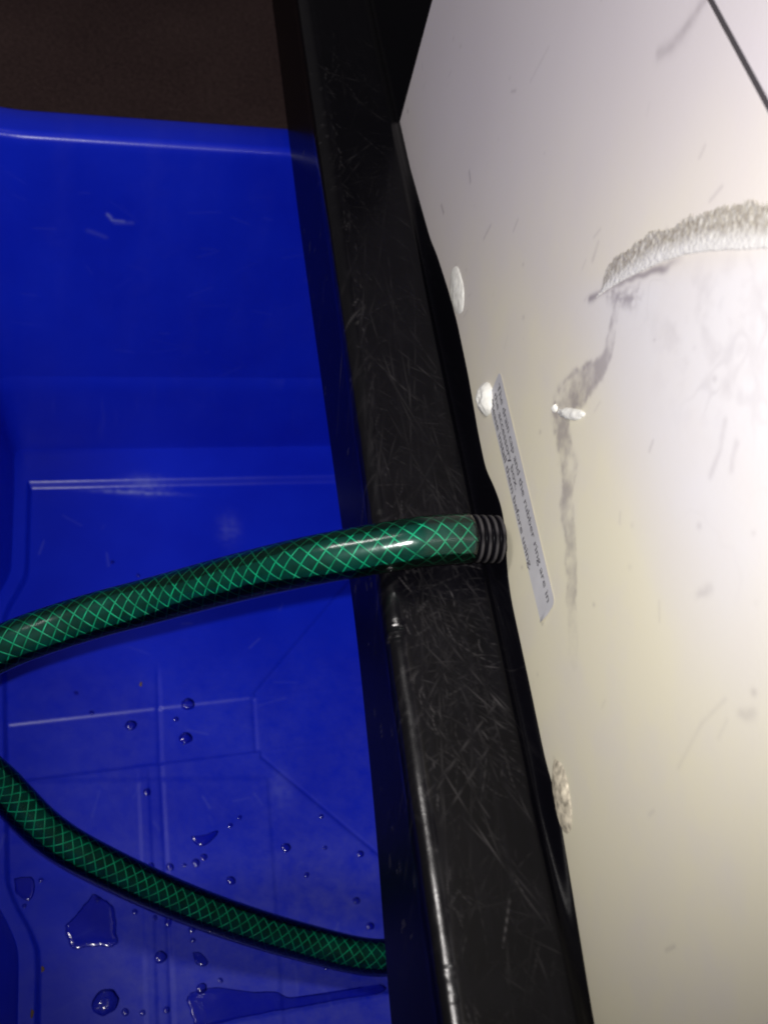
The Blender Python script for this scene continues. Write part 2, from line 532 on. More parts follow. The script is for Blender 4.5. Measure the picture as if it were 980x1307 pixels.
for k in range(nside):                                 # outer side
    t = k / (nside - 1)
    prof_x.append(np.full(by.shape, SIDE_X + 0.0012 * (1 - t)))
    prof_z.append(bot + (LEDGE - RE - bot) * t)
edge_wob = 0.00035 * (fbm(by, by * 0, 0.02, 3, 77) - 0.5)
for k in range(1, 13):                                 # rounded edge
    a = k / 12 * math.pi / 2
    prof_x.append(SIDE_X - RE + RE * np.cos(np.full(by.shape, a)) + edge_wob)
    prof_z.append(np.full(by.shape, LEDGE - RE + RE * math.sin(a)) + edge_wob)
XL0, XL1 = SIDE_X - RE, -0.0005
nl = 78
for k in range(1, nl + 1):                             # flat ledge
    t = k / nl
    prof_x.append(np.full(by.shape, XL0 + (XL1 - XL0) * t))
    prof_z.append(np.full(by.shape, LEDGE) - 0.0004 * math.sin(math.pi * t))
nf = 26
for k in range(1, nf + 1):                             # hollow strip that climbs to the panel
    t = k / nf
    xx = XL1 + (-0.0090 - XL1) * t
    dip = -0.0013 * float(sm(t / 0.35) * sm((0.85 - t) / 0.45))
    z = LEDGE + (lip - LEDGE) * float(sm((t - 0.25) / 0.62)) + dip
    prof_x.append(np.full(by.shape, xx)); prof_z.append(z)
nin = 3
for k in range(1, nin + 1):
    prof_x.append(np.full(by.shape, -0.009 - 0.13 * k)); prof_z.append(lip - 0.006)
# underside closes the tray
prof_x.append(np.full(by.shape, -0.40)); prof_z.append(bot)
prof_x.append(np.full(by.shape, SIDE_X - 0.002)); prof_z.append(bot - 0.0004)
prof_x.append(np.full(by.shape, SIDE_X + 0.0012)); prof_z.append(bot)
BXp = np.stack(prof_x, 1); BZp = np.stack(prof_z, 1)
BYp = np.repeat(by[:, None], BXp.shape[1], 1)
ncol = BXp.shape[1]
# chips along the rounded edge
for cy, cl, dp in [(0.030, 0.0045, 0.00022), (0.0275, 0.002, 0.00016), (0.1385, 0.0022, 0.00014), (0.1445, 0.0016, 0.0001), (-0.018, 0.0015, 0.00012)]:
    w_ = np.exp(-((BYp - cy) / cl) ** 4) * np.exp(-((np.arange(ncol) - (nside + 8)) / 4.0) ** 2)[None, :]
    jag = 0.4 + 0.9 * vnoise(BYp, np.repeat(np.arange(ncol)[None, :] * 0.0004, len(by), 0), 0.0009, 91)
    BXp -= dp * w_ * jag; BZp -= dp * w_ * jag
# scratches rasterised as a wear mask over the unrolled profile
arc_u = np.concatenate([[0], np.cumsum(np.hypot(np.diff(BXp[len(by) // 2]), np.diff(BZp[len(by) // 2])))])
u_edge = arc_u[nside + 6]; u_ledge0 = arc_u[nside + 12]; u_ledge1 = arc_u[nside + 12 + nl]
scr = np.zeros(BXp.shape)
ncv = nside + 12 + nl + nf
def stroke(y0, u0, ang, ln, curv, amp):
    n = max(4, int(ln / 0.00016))
    t = np.linspace(0, 1, n)
    th = ang + curv * (t - 0.5)
    y = y0 + np.cumsum(np.cos(th)) * ln / n; u = u0 + np.cumsum(np.sin(th)) * ln / n
    fade = np.sin(np.pi * np.clip(t * 0.96 + 0.02, 0, 1)) ** 0.5 * (0.55 + 0.45 * np.sin(t * rng.uniform(5, 40) + rng.uniform(0, 6)))
    iy = np.interp(y, by, np.arange(len(by)), left=-9, right=-9); iu = np.interp(u, arc_u[:ncv], np.arange(ncv), left=-9, right=-9)
    ok = (iy > 1) & (iy < len(by) - 3) & (iu > 1) & (iu < ncv - 3)
    iy = iy[ok]; iu = iu[ok]; a = amp * fade[ok]
    i0 = iy.astype(int); j0 = iu.astype(int); fy = iy - i0; fu = iu - j0
    for di, wi in ((0, 1 - fy), (1, fy)):
        for dj, wj in ((0, 1 - fu), (1, fu)):
            np.maximum.at(scr, (i0 + di, j0 + dj), a * np.sqrt(wi * wj))
for k in range(1250):
    y0 = rng.uniform(-0.33, 0.19); u0 = rng.uniform(u_ledge0 - 0.002, u_ledge1 - 0.001)
    if y0 < -0.1 and rng.random() < 0.45: continue
    if rng.random() > 0.25 + 1.5 * float(np.clip(fbm(np.array(y0), np.array(u0 * 1.5), 0.03, 2, 71) - 0.35, 0, 1)) * 2: continue
    kind = rng.random()
    if kind < 0.28: ang = rng.normal(0.15, 0.35)
    elif kind < 0.60: ang = rng.normal(-0.75, 0.4)
    elif kind < 0.9: ang = rng.normal(0.95, 0.3)
    else: ang = rng.normal(1.57, 0.2)
    ln = min(0.07, 0.003 + rng.exponential(0.013))
    amp = min(0.4, 0.015 + rng.exponential(0.036))
    stroke(y0, u0, ang, ln, rng.normal(0, 0.18), amp)
for k in range(180):                                     # denser nest of cuts beside the hose
    stroke(rng.normal(0.040, 0.022), rng.uniform(u_ledge0 + 0.003, u_ledge1 - 0.003), rng.normal(0.4, 0.8), 0.003 + rng.exponential(0.008), rng.normal(0, 0.7), min(0.5, 0.03 + rng.exponential(0.05)))
for k in range(150):                                     # short scuffs across and along the worn edge
    stroke(rng.uniform(-0.3, 0.19), rng.normal(u_ledge0 + 0.002, 0.0016), rng.normal(0.0, 0.5), rng.uniform(0.001, 0.008), 0.2, rng.uniform(0.04, 0.25))
for k in range(80):                                      # long drag marks
    stroke(rng.uniform(-0.2, 0.1), rng.uniform(u_ledge0, u_ledge1 - 0.002), rng.normal(0.1, 0.5), rng.uniform(0.03, 0.10), rng.normal(0, 0.08), rng.uniform(0.02, 0.13))
for k in range(60):
    stroke(rng.uniform(-0.3, 0.19), rng.uniform(arc_u[3], u_edge), rng.normal(0.0, 0.4), rng.uniform(0.001, 0.006), 0.2, rng.uniform(0.04, 0.25))
for y0, u_f, a, l, amp in [(0.028, 0.35, 0.55, 0.060, 0.28), (0.034, 0.15, 0.7, 0.045, 0.22), (-0.098, 0.05, 0.62, 0.030, 0.2), (0.075, 0.1, 0.45, 0.060, 0.2), (0.055, 0.9, -0.7, 0.04, 0.2)]:
    stroke(y0, u_ledge0 + u_f * (u_ledge1 - u_ledge0), a, l, 0.15, amp)
UU = np.repeat(arc_u[None, :], len(by), 0)
scr *= 1 - 0.9 * sm((UU - u_ledge1 + 0.002) / 0.002)      # the hollow by the panel is out of reach of wear
scr *= 0.45 + 0.75 * np.clip(fbm(BYp, UU, 0.02, 3, 43) * 2.4 - 0.7, 0, 1)
dust = fbm(BYp, UU, 0.012, 5, 41)
dust = np.clip((dust - 0.36) * 2.6, 0, 1) * (0.25 + 0.75 * vnoise(BYp, UU * 4, 0.03, 47))
on_ledge = sm((UU - u_edge) / 0.002) * (1 - sm((UU - u_ledge1 + 0.003) / 0.003))
streaks = np.clip((fbm(BYp * 0.06, UU, 0.0022, 3, 52) - 0.45) * 3, 0, 1)
dust = on_ledge * np.clip(0.75 * dust + 0.35 * streaks, 0, 1)
dust *= 0.35 + 0.65 * sm((BYp + 0.22) / 0.16)
edge_haze = np.exp(-((UU - u_ledge0 - 0.0012) / 0.0012) ** 2) * np.clip(vnoise(BYp, UU, 0.012, 61) * 1.3 - 0.2, 0, 1)
dust = np.clip(dust + 0.7 * edge_haze, 0, 1)
base = app_part(grid_mesh('base', np.stack([BXp, BYp, BZp], -1), M_BLACK, attrs={'scratch': np.clip(scr, 0, 1), 'dust': dust, 'matt': sm((UU - arc_u[nside - 3]) / 0.003) * (1 - sm((UU - u_ledge1 + 0.001) / 0.002)), 'worn': np.exp(-((UU - u_edge) / 0.0032) ** 4)}))
base['label'] = 'scratched glossy black plastic base with rounded chipped edge'
# end caps and the plinth that carries the base (behind the tub)
app_part(box('base_end', (-0.40, -0.6008, -0.058), (SIDE_X, -0.5995, LEDGE - 0.002), M_SEAM))
app_part(box('base_end', (-0.40, 0.4495, -0.064), (SIDE_X, 0.4508, LEDGE - 0.002), M_SEAM))
app_part(box('plinth', (-0.39, -0.58, FLOOR_Z - 0.0115), (-0.150, 0.43, -0.045), M_SEAM, bevel=0.004))

# --- white panel with stains worn into it
py_ = np.concatenate([np.arange(CORNER_Y + 0.0025, 0.20, 0.0006), np.linspace(0.20, 0.40, 40)])
pz_ = np.arange(-0.024, SEAM_Z - 0.0009, 0.0006)
PY, PZ = np.meshgrid(py_, pz_, indexing='ij')
grime_shade = np.zeros(PY.shape); white = np.zeros(PY.shape)
n1 = fbm(PY, PZ, 0.006, 4, 101); n2 = fbm(PY, PZ, 0.0022, 3, 131); n3 = fbm(PY, PZ, 0.018, 4, 151)
WY = PY + 0.0045 * (fbm(PY, PZ, 0.01, 3, 171) - 0.5); WZ = PZ + 0.0045 * (fbm(PY, PZ, 0.01, 3, 181) - 0.5)
STREAK = [(-0.0047, 0.1042), (0.0, 0.0953), (0.002, 0.0849), (-0.0028, 0.0719), (-0.0079, 0.0578), (0.0016, 0.0540), (0.0125, 0.0521), (0.0194, 0.0457), (0.0315, 0.0422), (0.0414, 0.0361), (0.0518, 0.0309), (0.0614, 0.0248)]
d, t = seg_dist(WY, WZ, STREAK)
w_ = np.interp(t, [0, 0.12, 0.3, 0.45, 0.6, 0.8, 1], [0.0018, 0.003, 0.0058, 0.0058, 0.0048, 0.0038, 0.003])
a_ = np.interp(t, [0, 0.15, 0.3, 0.4, 0.6, 0.85, 1], [0.65, 0.6, 0.8, 0.7, 0.62, 0.5, 0.1])
body = 1 - sm((d / w_ - 0.55) / 0.6)
rim_ = np.exp(-((d / w_ - 0.9) / 0.22) ** 2)
grime_shade = np.maximum(grime_shade, a_ * (body * np.clip(n1 * 2.2 - 0.55, 0, 1) * 0.85 + 0.6 * rim_ * np.clip(n2 * 2 - 0.6, 0, 1)))
R_TOP = [(-0.0151, 0.0977), (-0.0200, 0.1050), (-0.0148, 0.1164), (-0.0047, 0.1312), (0.0053, 0.1440), (0.0158, 0.1545), (0.0298, 0.1684), (0.036, 0.1742)]
R_BOT = [(-0.0185, 0.0922), (-0.0090, 0.1069), (0.0020, 0.1218), (0.0125, 0.1346), (0.0262, 0.1476), (0.0413, 0.1607), (0.050, 0.1680), (0.056, 0.1725)]
d, t = seg_dist(WY, WZ, R_BOT[:4])
grime_shade = np.maximum(grime_shade, np.exp(-(d / 0.0011) ** 2) * np.interp(t, [0, 0.1, 0.8, 1], [0.75, 0.6, 0.75, 0.1]))  # shadow line under the residue's lower edge, painted into the panel colour
d, t = seg_dist(WY, WZ, [(-0.013, 0.1015), (-0.004, 0.1050), (0.001, 0.1120)])
grime_shade = np.maximum(grime_shade, 0.6 * np.exp(-(d / 0.003) ** 2) * np.clip(n2 * 2.2 - 0.6, 0, 1))
# pale rubbed field with mottled veins under the residue
f0 = sm(((PY - 0.0) * 0.72 - (PZ - 0.120) * 0.69) / 0.012 + 0.3) * sm((0.155 - PY) / 0.10) * sm((PZ - 0.065) / 0.05)
white = np.clip(f0 * (0.55 + 0.6 * n3), 0, 1)
vein = np.exp(-((fbm(WY, WZ, 0.020, 3, 201) - 0.5) / 0.022) ** 2) * np.clip(n3 * 2.4 - 0.75, 0, 1)
near = np.exp(-(np.maximum(0, np.hypot((PY - 0.030) / 1.3, PZ - 0.140) - 0.012) / 0.016) ** 2)
grime_shade = np.maximum(grime_shade, 0.2 * vein * np.clip(f0 * (0.25 + near), 0, 1))
grime_shade = np.maximum(grime_shade, 0.20 * near * f0 * np.clip(n1 * 2.4 - 1.05, 0, 1))
for pts, w, a in [([(-0.0318, 0.1772), (-0.036, 0.1665), (-0.0425, 0.1568)], 0.0022, 0.34),
                  ([(-0.1692, 0.0086), (-0.1634, 0.0091)], 0.0007, 0.45), ([(-0.1124, 0.0373), (-0.1105, 0.0456)], 0.0006, 0.30),
                  ([(-0.1500, 0.0400), (-0.1448, 0.0385)], 0.0007, 0.45), ([(-0.116, 0.1138), (-0.121, 0.098)], 0.0007, 0.14),
                  ([(0.0879, 0.1004), (0.0857, 0.0955)], 0.0012, 0.22), ([(0.1157, 0.0647), (0.1121, 0.0800), (0.1125, 0.0925)], 0.0006, 0.12),
                  ([(0.1203, 0.1004), (0.1175, 0.0960)], 0.0013, 0.2), ([(0.0669, 0.1285), (0.0720, 0.1220)], 0.0011, 0.2),
                  ([(0.060, 0.1270), (0.0645, 0.1215), (0.0665, 0.1150)], 0.001, 0.22), ([(-0.0299, 0.1039), (-0.0285, 0.0985)], 0.0008, 0.25),
                  ([(-0.2560, -0.004), (-0.2545, -0.0035)], 0.0009, 0.5), ([(-0.135, 0.085), (-0.131, 0.088)], 0.0006, 0.25)]:
    d, t = seg_dist(WY if w > 0.001 else PY, WZ if w > 0.001 else PZ, pts)
    grime_shade = np.maximum(grime_shade, a * np.exp(-(d / w) ** 2) * (0.5 + 0.8 * n2))
for k in range(70):                                       # stray specks and hairlines
    cy, cz = rng.uniform(-0.25, 0.17), rng.uniform(-0.005, 0.17)
    iy = (py_ > cy - .008) & (py_ < cy + .008); iz = (pz_ > cz - .008) & (pz_ < cz + .008)
    if rng.random() < 0.6:
        pts, w = [(cy, cz), (cy + 0.0004, cz + 0.0004)], rng.uniform(0.0004, 0.0009)
    else:
        an = rng.normal(1.9, 0.5); l = rng.uniform(0.002, 0.006)
        pts, w = [(cy, cz), (cy + l * math.cos(an), cz + l * math.sin(an))], 0.0005
    ij = np.ix_(iy, iz)
    d, _ = seg_dist(PY[ij], PZ[ij], pts)
    grime_shade[ij] = np.maximum(grime_shade[ij], rng.uniform(0.06, 0.28) * np.exp(-(d / w) ** 2))
# soft grey darkening just above the black lip
lipz = smooth_tab(LIP_T, PY, 0.0035)
grime_shade = np.maximum(grime_shade, 0.10 * np.exp(-np.maximum(PZ - lipz, 0) / 0.004) * (0.4 + n1))
PXg = np.full(PY.shape, PX)
cab = app_part(grid_mesh('cabinet_panel', np.stack([PXg, PY, PZ], -1), M_WHITE, attrs={'grime_shade': np.clip(grime_shade, 0, 1), 'white': white, 'yellow': np.clip(sm((PY + 0.22 - 1.15 * np.maximum(PZ - 0.03, 0)) / 0.22) * (0.62 + 0.7 * n3) * (1 - 0.8 * white), 0, 1)}))
cab['label'] = 'stained off-white lower wall panel of the cabinet'
app_part(box('cabinet_shell', (-0.36, CORNER_Y, -0.016), (PX - 0.0004, 0.3996, SEAM_Z - 0.0009), M_WHITE, bevel=0.0022))
app_part(box('upper_panel', (-0.36, CORNER_Y, SEAM_Z + 0.0004), (PX, 0.3996, 0.52), M_WHITE, bevel=0.0004))
app_part(box('seam', (-0.355, CORNER_Y + 0.003, SEAM_Z - 0.0016), (PX - 0.0006, 0.395, SEAM_Z + 0.0010), M_SEAM))

# --- threaded drain spout with its collar
def lathe_x(name, prof, mat, seg=72, dz=0.0):
    th = np.linspace(0, 2 * math.pi, seg, endpoint=False)
    V = np.zeros((len(prof), seg, 3))
    for i, (x, r) in enumerate(prof):
        V[i, :, 0] = x; V[i, :, 1] = r * np.cos(th); V[i, :, 2] = r * np.sin(th) + dz
    return grid_mesh(name, V, mat, wrap=True)
nx, nt_ = 150, 90
X0, X1 = -0.0050, 0.020
tx = np.linspace(X0, X1, nx); th = np.linspace(0, 2 * math.pi, nt_, endpoint=False)
TX, TH = np.meshgrid(tx, th, indexing='ij')
PITCH = 0.00255
ph = ((TX / PITCH - TH / (2 * math.pi)) % 1.0)
crest = np.clip(1.6 - 4.2 * np.abs(ph - 0.5), 0, 1)
inthread = sm((TX + 0.0045) / 0.0006) * sm((0.009 - TX) / 0.001)
RR = (0.0071 + 0.0011 * crest * inthread) * (0.6 + 0.4 * sm((TX + 0.0050) / 0.0008))
V = np.stack([TX, RR * np.cos(TH), RR * np.sin(TH)], -1)
wear = np.clip(crest * 1.6 - 0.85, 0, 1) * inthread * np.clip(vnoise(TX * 0 + TH, TX, 0.5, 211) * 0.6, 0.05, 0.4)
sp = app_part(grid_mesh('drain_spout', V, M_BLACK, wrap=True, attrs={'scratch': wear, 'dust': 0.3 * inthread + 0 * wear}))
app_part(lathe_x('spout_neck', [(-0.0079, 0.0028), (-0.0045, 0.0028)], M_BLACK, dz=-0.0045))
sp['label'] = 'short black threaded drain spout'

# --- foam plugs pressed into the panel holes, and a scrap stuck in the stain
def blob(name, cy, cz, ry, rz, h, mat, rot=0.0, seed=0, lump=0.25, parent=None):
    nr, ns = 14, 44
    V = np.zeros((nr, ns, 3))
    an = np.linspace(0, 2 * math.pi, ns, endpoint=False)
    wob = 1 + lump * (fbm(np.cos(an) * 1.0 + 3, np.sin(an) * 1.0 + 3, 0.6, 3, seed) - 0.5) * 2
    for i in range(nr):
        s = 1 - i / (nr - 1)
        s_ = max(s, 0.001)
        yy = ry * s_ * wob * np.cos(an); zz = rz * s_ * wob * np.sin(an)
        V[i, :, 1] = cy + yy * math.cos(rot) - zz * math.sin(rot)
        V[i, :, 2] = cz + yy * math.sin(rot) + zz * math.cos(rot)
        hh = h * (1 - s ** 3.2)
        V[i, :, 0] = PX + 0.00005 + hh * (0.72 + 0.56 * fbm(V[i, :, 1], V[i, :, 2], 0.0025, 3, seed + 9)) - (0.0004 if i == 0 else 0)
    return app_part(grid_mesh(name, V, mat, wrap=True))
p = blob('foam_plug', -0.1205, 0.0050, 0.0130, 0.0072, 0.0009, M_FOAM, 0.05, 3, 0.10)
p['label'] = 'cream foam plug near the top corner of the panel'
p = blob('foam_plug', -0.0575, 0.0085, 0.0080, 0.0062, 0.0030, M_FOAM, 0.5, 8, 0.08)
p['label'] = 'bright white foam plug at the upper corner of the sticker'
p = blob('foam_plug', 0.0920, -0.0035, 0.0115, 0.0064, 0.0009, M_FOAM_DIRTY, -0.1, 14, 0.10)
p['label'] = 'brown speckled foam plug below the sticker'
p = blob('foam_scrap', -0.0010, 0.0625, 0.0105, 0.0017, 0.0011, M_FOAM, 0.80, 20, 0.30)
p['label'] = 'small white scrap stuck in the grey stain'
p = blob('foam_scrap', -0.0105, 0.0545, 0.0022, 0.0012, 0.0009, M_FOAM, 0.9, 23, 0.40)
p['label'] = 'tiny white crumb beside the larger scrap'

# --- granular residue ridge
A = smooth_path([(a, b, 0) for a, b in R_TOP], 24)[:, :2]; B = smooth_path([(a, b, 0) for a, b in R_BOT], 24)[:, :2]
ns_, nt2 = 330, 64
def resamp(Pth, n):
    s = np.concatenate([[0], np.cumsum(np.hypot(*np.diff(Pth, axis=0).T))]); q = np.linspace(0, s[-1], n)
    return np.stack([np.interp(q, s, Pth[:, k]) for k in (0, 1)], 1)
A = resamp(A, ns_); B = resamp(B, ns_)
tt = np.linspace(0, 1, nt2)[None, :]
Yr = A[:, :1] * (1 - tt) + B[:, :1] * tt; Zr = A[:, 1:] * (1 - tt) + B[:, 1:] * tt
jag = 0.0042 * (fbm(Yr, Zr, 0.009, 5, 301) - 0.5) * (1 - tt) ** 0.7
Yr = Yr + jag; Zr = Zr - jag
ends = sm(np.linspace(0, 1, ns_) / 0.03)[:, None]
ed = sm(tt / 0.22) * sm((1 - tt) / 0.06) * ends
grain = 0.6 * fbm(Yr, Zr, 0.0012, 3, 311) + 0.3 * np.clip(vnoise(Yr, Zr, 0.0008, 321) * 1.6 - 0.5, 0, 1)
hgt = -0.0003 + ed * (0.00035 + 0.00035 * grain * (1 - 0.6 * tt) + 0.00025 * sm((tt - 0.35) / 0.5)) - (1 - ed) * 0.0004 * (vnoise(Yr, Zr, 0.0012, 331))
rs = app_part(grid_mesh('residue_ridge', np.stack([PX + hgt, Yr, Zr], -1), M_RESIDUE, attrs={'low': np.clip(sm((tt - 0.45) / 0.4) + 0 * Yr, 0, 1), 'cover': np.clip(sm(tt / 0.42) * sm((1.02 - tt) / 0.10) * ends + 0 * Yr, 0, 1)}))
rs['label'] = 'crusty beige arc of torn residue on the white panel'

# --- sticker with three lines of print
SY0, SY1, SZ0, SZ1 = -0.0560, 0.0408, 0.0102, 0.0230
def plug_lift(y, z):
    return 0.0 * np.exp(-(((y + 0.0545) / 0.0085) ** 2 + ((z - 0.0105) / 0.0078) ** 2) ** 1.5)
gy = np.linspace(SY0, SY1, 160); gz = np.linspace(0, 1, 28)
SYg, SVg = np.meshgrid(gy, gz, indexing='ij')
zt = SZ1 + (0.0018) * (1 - (SYg - SY0) / (SY1 - SY0)); zbm = SZ0 + 0.0 * SYg
SZg = zbm + (zt - zbm) * SVg
# rounded corners: pull the ends in near the top and bottom edges
rc = 0.0022
dz = np.minimum(SZg - zbm, zt - SZg)
ins_ = np.where(dz < rc, rc - np.sqrt(np.maximum(0, rc ** 2 - (rc - dz) ** 2)), 0)
SYg = np.clip(SYg, SY0 + ins_, SY1 - ins_)
SXg = PX + 0.00022 + plug_lift(SYg, SZg) + 0.00010 * fbm(SYg, SZg, 0.006, 2, 401) + 0.0010 * sm((SYg - 0.0385) / 0.003) * sm((0.0175 - SZg) / 0.006)
st = app_part(grid_mesh('sticker', np.stack([SXg, SYg, SZg], -1), M_STICKER))
st['label'] = 'narrow silvery white instruction sticker with three lines of black print'

def print_line(text, y0, y1, zbase, height, slope=0.0):
    cu = bpy.data.curves.new('lettering', 'FONT')
    cu.body = text; cu.size = 1.0; cu.resolution_u = 3; cu.offset = 0.006
    tmp = bpy.data.objects.new('lettering_source', cu)
    col.objects.link(tmp)
    bpy.context.view_layer.update()
    me = bpy.data.meshes.new_from_object(tmp.evaluated_get(bpy.context.evaluated_depsgraph_get()))
    bpy.data.objects.remove(tmp); bpy.data.curves.remove(cu)
    n = len(me.vertices); co = np.zeros(n * 3); me.vertices.foreach_get('co', co); co = co.reshape(-1, 3)
    x0, x1 = co[:, 0].min(), co[:, 0].max()
    y = y0 + (co[:, 0] - x0) / (x1 - x0) * (y1 - y0)
    z = zbase + co[:, 1] * height / 0.72 + slope * (y - y0)
    x = PX + 0.00042 + plug_lift(y, z)
    me.vertices.foreach_set('co', np.stack([x, y, z], 1).ravel()); me.update()
    me.name = 'lettering'; me.materials.clear(); me.materials.append(M_INK)
    o = bpy.data.objects.new('lettering', me)
    link(o, st)
    return o
SL = -0.018
print_line('The drain cap and the rubber ring are in', -0.0525, 0.0378, 0.0198, 0.0027, SL)
print_line('the accessory box.', -0.0525, -0.0095, 0.0158, 0.0027, SL)
print_line('Please install them before using.', -0.0525, 0.0205, 0.0118, 0.0027, SL * 0.5)

# ================================================================ GARDEN HOSE
hose = empty('garden_hose', (0.0, 0.0, 0.0))
tag(hose, 'translucent green braided garden hose looping from the black spout into the tub', 'hose')
HP = [(0.0068, 0.0, 0.0), (0.0180, 0.0012, 0.0), (0.0290, 0.0022, -0.0016), (0.0574, 0.0006, -0.0148), (0.0807, -0.0063, -0.0366), (0.1059, -0.0123, -0.0599), (0.1330, -0.0124, -0.0752), (0.1603, -0.0076, -0.0879), (0.1785, -0.0050, -0.1080), (0.1830, -0.0058, -0.1350), (0.1770, -0.0042, -0.1620), (0.162, 0.0015, -0.1813), (0.1422, 0.0153, -0.1989), (0.1185, 0.0255, -0.2125), (0.0757, 0.038, -0.2347), (0.0263, 0.0491, -0.2538), (-0.0166, 0.0567, -0.2617), (-0.0450, 0.0450, -0.2690), (-0.0580, 0.0250, -0.2705), (-0.0600, -0.0100, -0.2705)]
PTH = smooth_path(HP, 40)
s_ = np.concatenate([[0], np.cumsum(np.linalg.norm(np.diff(PTH, axis=0), axis=1))])
HL = s_[-1]
def path_at(q): return np.stack([np.interp(q, s_, PTH[:, k]) for k in range(3)], 1)
nq = int(HL / 0.0011)
q = np.linspace(0, HL, nq)
C_ = path_at(q)
for _ in range(6):
    C_[1:-1] = 0.25 * C_[:-2] + 0.5 * C_[1:-1] + 0.25 * C_[2:]
Tn = np.gradient(C_, axis=0); Tn /= np.linalg.norm(Tn, axis=1)[:, None]
U = np.zeros_like(C_); u = np.array([0, 0, 1.0])
for i in range(nq):
    u = u - Tn[i] * u.dot(Tn[i]); u /= np.linalg.norm(u); U[i] = u
W = np.cross(Tn, U)
R_OUT, R_BR, R_IN = 0.0085, 0.00805, 0.00785
def tube(name, r, mat, seg, extra=None):
    a = np.linspace(0, 2 * math.pi, seg, endpoint=False)
    rad = np.broadcast_to(np.asarray(r), (nq,))
    V = C_[:, None, :] + rad[:, None, None] * (np.cos(a)[None, :, None] * U[:, None, :] + np.sin(a)[None, :, None] * W[:, None, :])
    if extra:
        heads = []
        for i, rads in ((0, extra), (nq - 1, extra[::-1])):
            pass
        first = [C_[0][None, :] + rr_ * (np.cos(a)[:, None] * U[0] + np.sin(a)[:, None] * W[0]) for rr_ in extra]
        last = [C_[-1][None, :] + rr_ * (np.cos(a)[:, None] * U[-1] + np.sin(a)[:, None] * W[-1]) for rr_ in extra[::-1]]
        V = np.concatenate([np.array(first), V, np.array(last)], 0)
    o = grid_mesh(name, V, mat, wrap=True)
    o.parent = hose
    return o
tube('inner_tube', R_IN, M_CORE, 40, extra=[0.0058])
tube('clear_skin', R_OUT, M_SKIN, 56, extra=[0.0079, 0.0084])
LEAD = 0.0437
def strand(sign, phase):
    n = nq
    a = sign * 2 * math.pi * q / LEAD + phase + 0.10 * (fbm(q, q * 0 + phase * 7, 0.03, 3, 9 + int(sign)) - 0.5) * 2
    rad = R_BR + (0.00012 if sign > 0 else 0.0)
    D = np.cos(a)[:, None] * U + np.sin(a)[:, None] * W
    P_ = C_ + rad * D
    tg = np.gradient(P_, axis=0); tg /= np.linalg.norm(tg, axis=1)[:, None]
    b = np.cross(tg, D)
    hw, hh = 0.00026, 0.00010
    V = np.stack([P_ + b * hw * math.cos(k) + D * hh * math.sin(k) for k in np.linspace(0, 2 * math.pi, 6, endpoint=False)], 1)
    o = grid_mesh('braid_strand', V, M_YARN, wrap=True)
    o.parent = hose
for k in range(8):
    strand(1, k * math.pi / 4); strand(-1, k * math.pi / 4 + 0.2)

# ================================================================ WATER IN THE TUB
def puddle(outline_pts, h, seed, name='puddle'):
    P_ = np.array(outline_pts, float)
    P_ = smooth_path([(a, b, 0) for a, b in list(P_) + [P_[0]]], 8)[:-1, :2]
    if (P_[:, 0] * np.roll(P_[:, 1], -1) - np.roll(P_[:, 0], -1) * P_[:, 1]).sum() < 0: P_ = P_[::-1]
    c0 = P_.mean(0)
    wob = 1 + 0.22 * (fbm(P_[:, 0], P_[:, 1], 0.004, 3, seed) - 0.5)
    P_ = c0 + (P_ - c0) * wob[:, None]
    rings = [(1.0, -0.0005), (1.0, 0.0), (0.97, 0.28), (0.93, 0.52), (0.88, 0.72), (0.81, 0.88), (0.7, 0.97), (0.45, 1.0), (0.01, 1.0)]
    V = np.zeros((len(rings), len(P_), 3))
    top = FLOOR_Z + float(np.median(floor_h(P_[:, 0], P_[:, 1])))
    for i, (s, hh) in enumerate(rings):
        XY = c0 + (P_ - c0) * s
        V[i, :, :2] = XY
        V[i, :, 2] = np.maximum(FLOOR_Z + floor_h(XY[:, 0], XY[:, 1]) + 0.00012, top) + h * hh if i else FLOOR_Z + floor_h(XY[:, 0], XY[:, 1]) - 0.0003
    base_pt = np.array([c0[0], c0[1], top])
    o = grid_mesh(name, V - base_pt, M_WATER, wrap=True)
    o.location = base_pt
    return o
def drop(x, y, r, h=None, ecc=1.0, rot=0.0, seed=0):
    a = np.linspace(0, 2 * math.pi, 14, endpoint=False)
    w = 1 + 0.12 * (np.random.default_rng(seed).random(14) - 0.5)
    px, py = r * w * np.cos(a) * ecc, r * w * np.sin(a)
    pts = np.stack([x + px * math.cos(rot) - py * math.sin(rot), y + px * math.sin(rot) + py * math.cos(rot)], 1)
    P_ = smooth_path([(u_, v_, 0) for u_, v_ in list(pts) + [pts[0]]], 2)[:-1, :2]
    c0 = P_.mean(0); ca = math.radians(38); Rs = r / math.sin(ca)
    V = np.zeros((8, len(P_), 3))
    zf = FLOOR_Z + float(floor_h(np.array([c0[0]]), np.array([c0[1]]))[0])
    for i in range(8):
        f = i / 7
        an = ca * (1 - f) + 0.002
        V[i, :, :2] = (P_ - c0) * (math.sin(an) / math.sin(ca))
        V[i, :, 2] = Rs * (math.cos(an) - math.cos(ca)) - (0.0004 if i == 0 else 0)
    o = grid_mesh('water_drop', V, M_WATER, wrap=True)
    o.location = (c0[0], c0[1], zf)
    return o
G = 'water drops on the tub floor'
tag(puddle([(0.1331, 0.0288), (0.1296, 0.0255), (0.1250, 0.0205), (0.1214, 0.0150), (0.1190, 0.0141), (0.1146, 0.0172), (0.1105, 0.0202), (0.1095, 0.0260), (0.1088, 0.0317), (0.1083, 0.0388), (0.1180, 0.0392), (0.1291, 0.0389), (0.1324, 0.0334)], 0.0007, 501),
    'dark angular puddle at left below the lower hose strand', 'puddle')
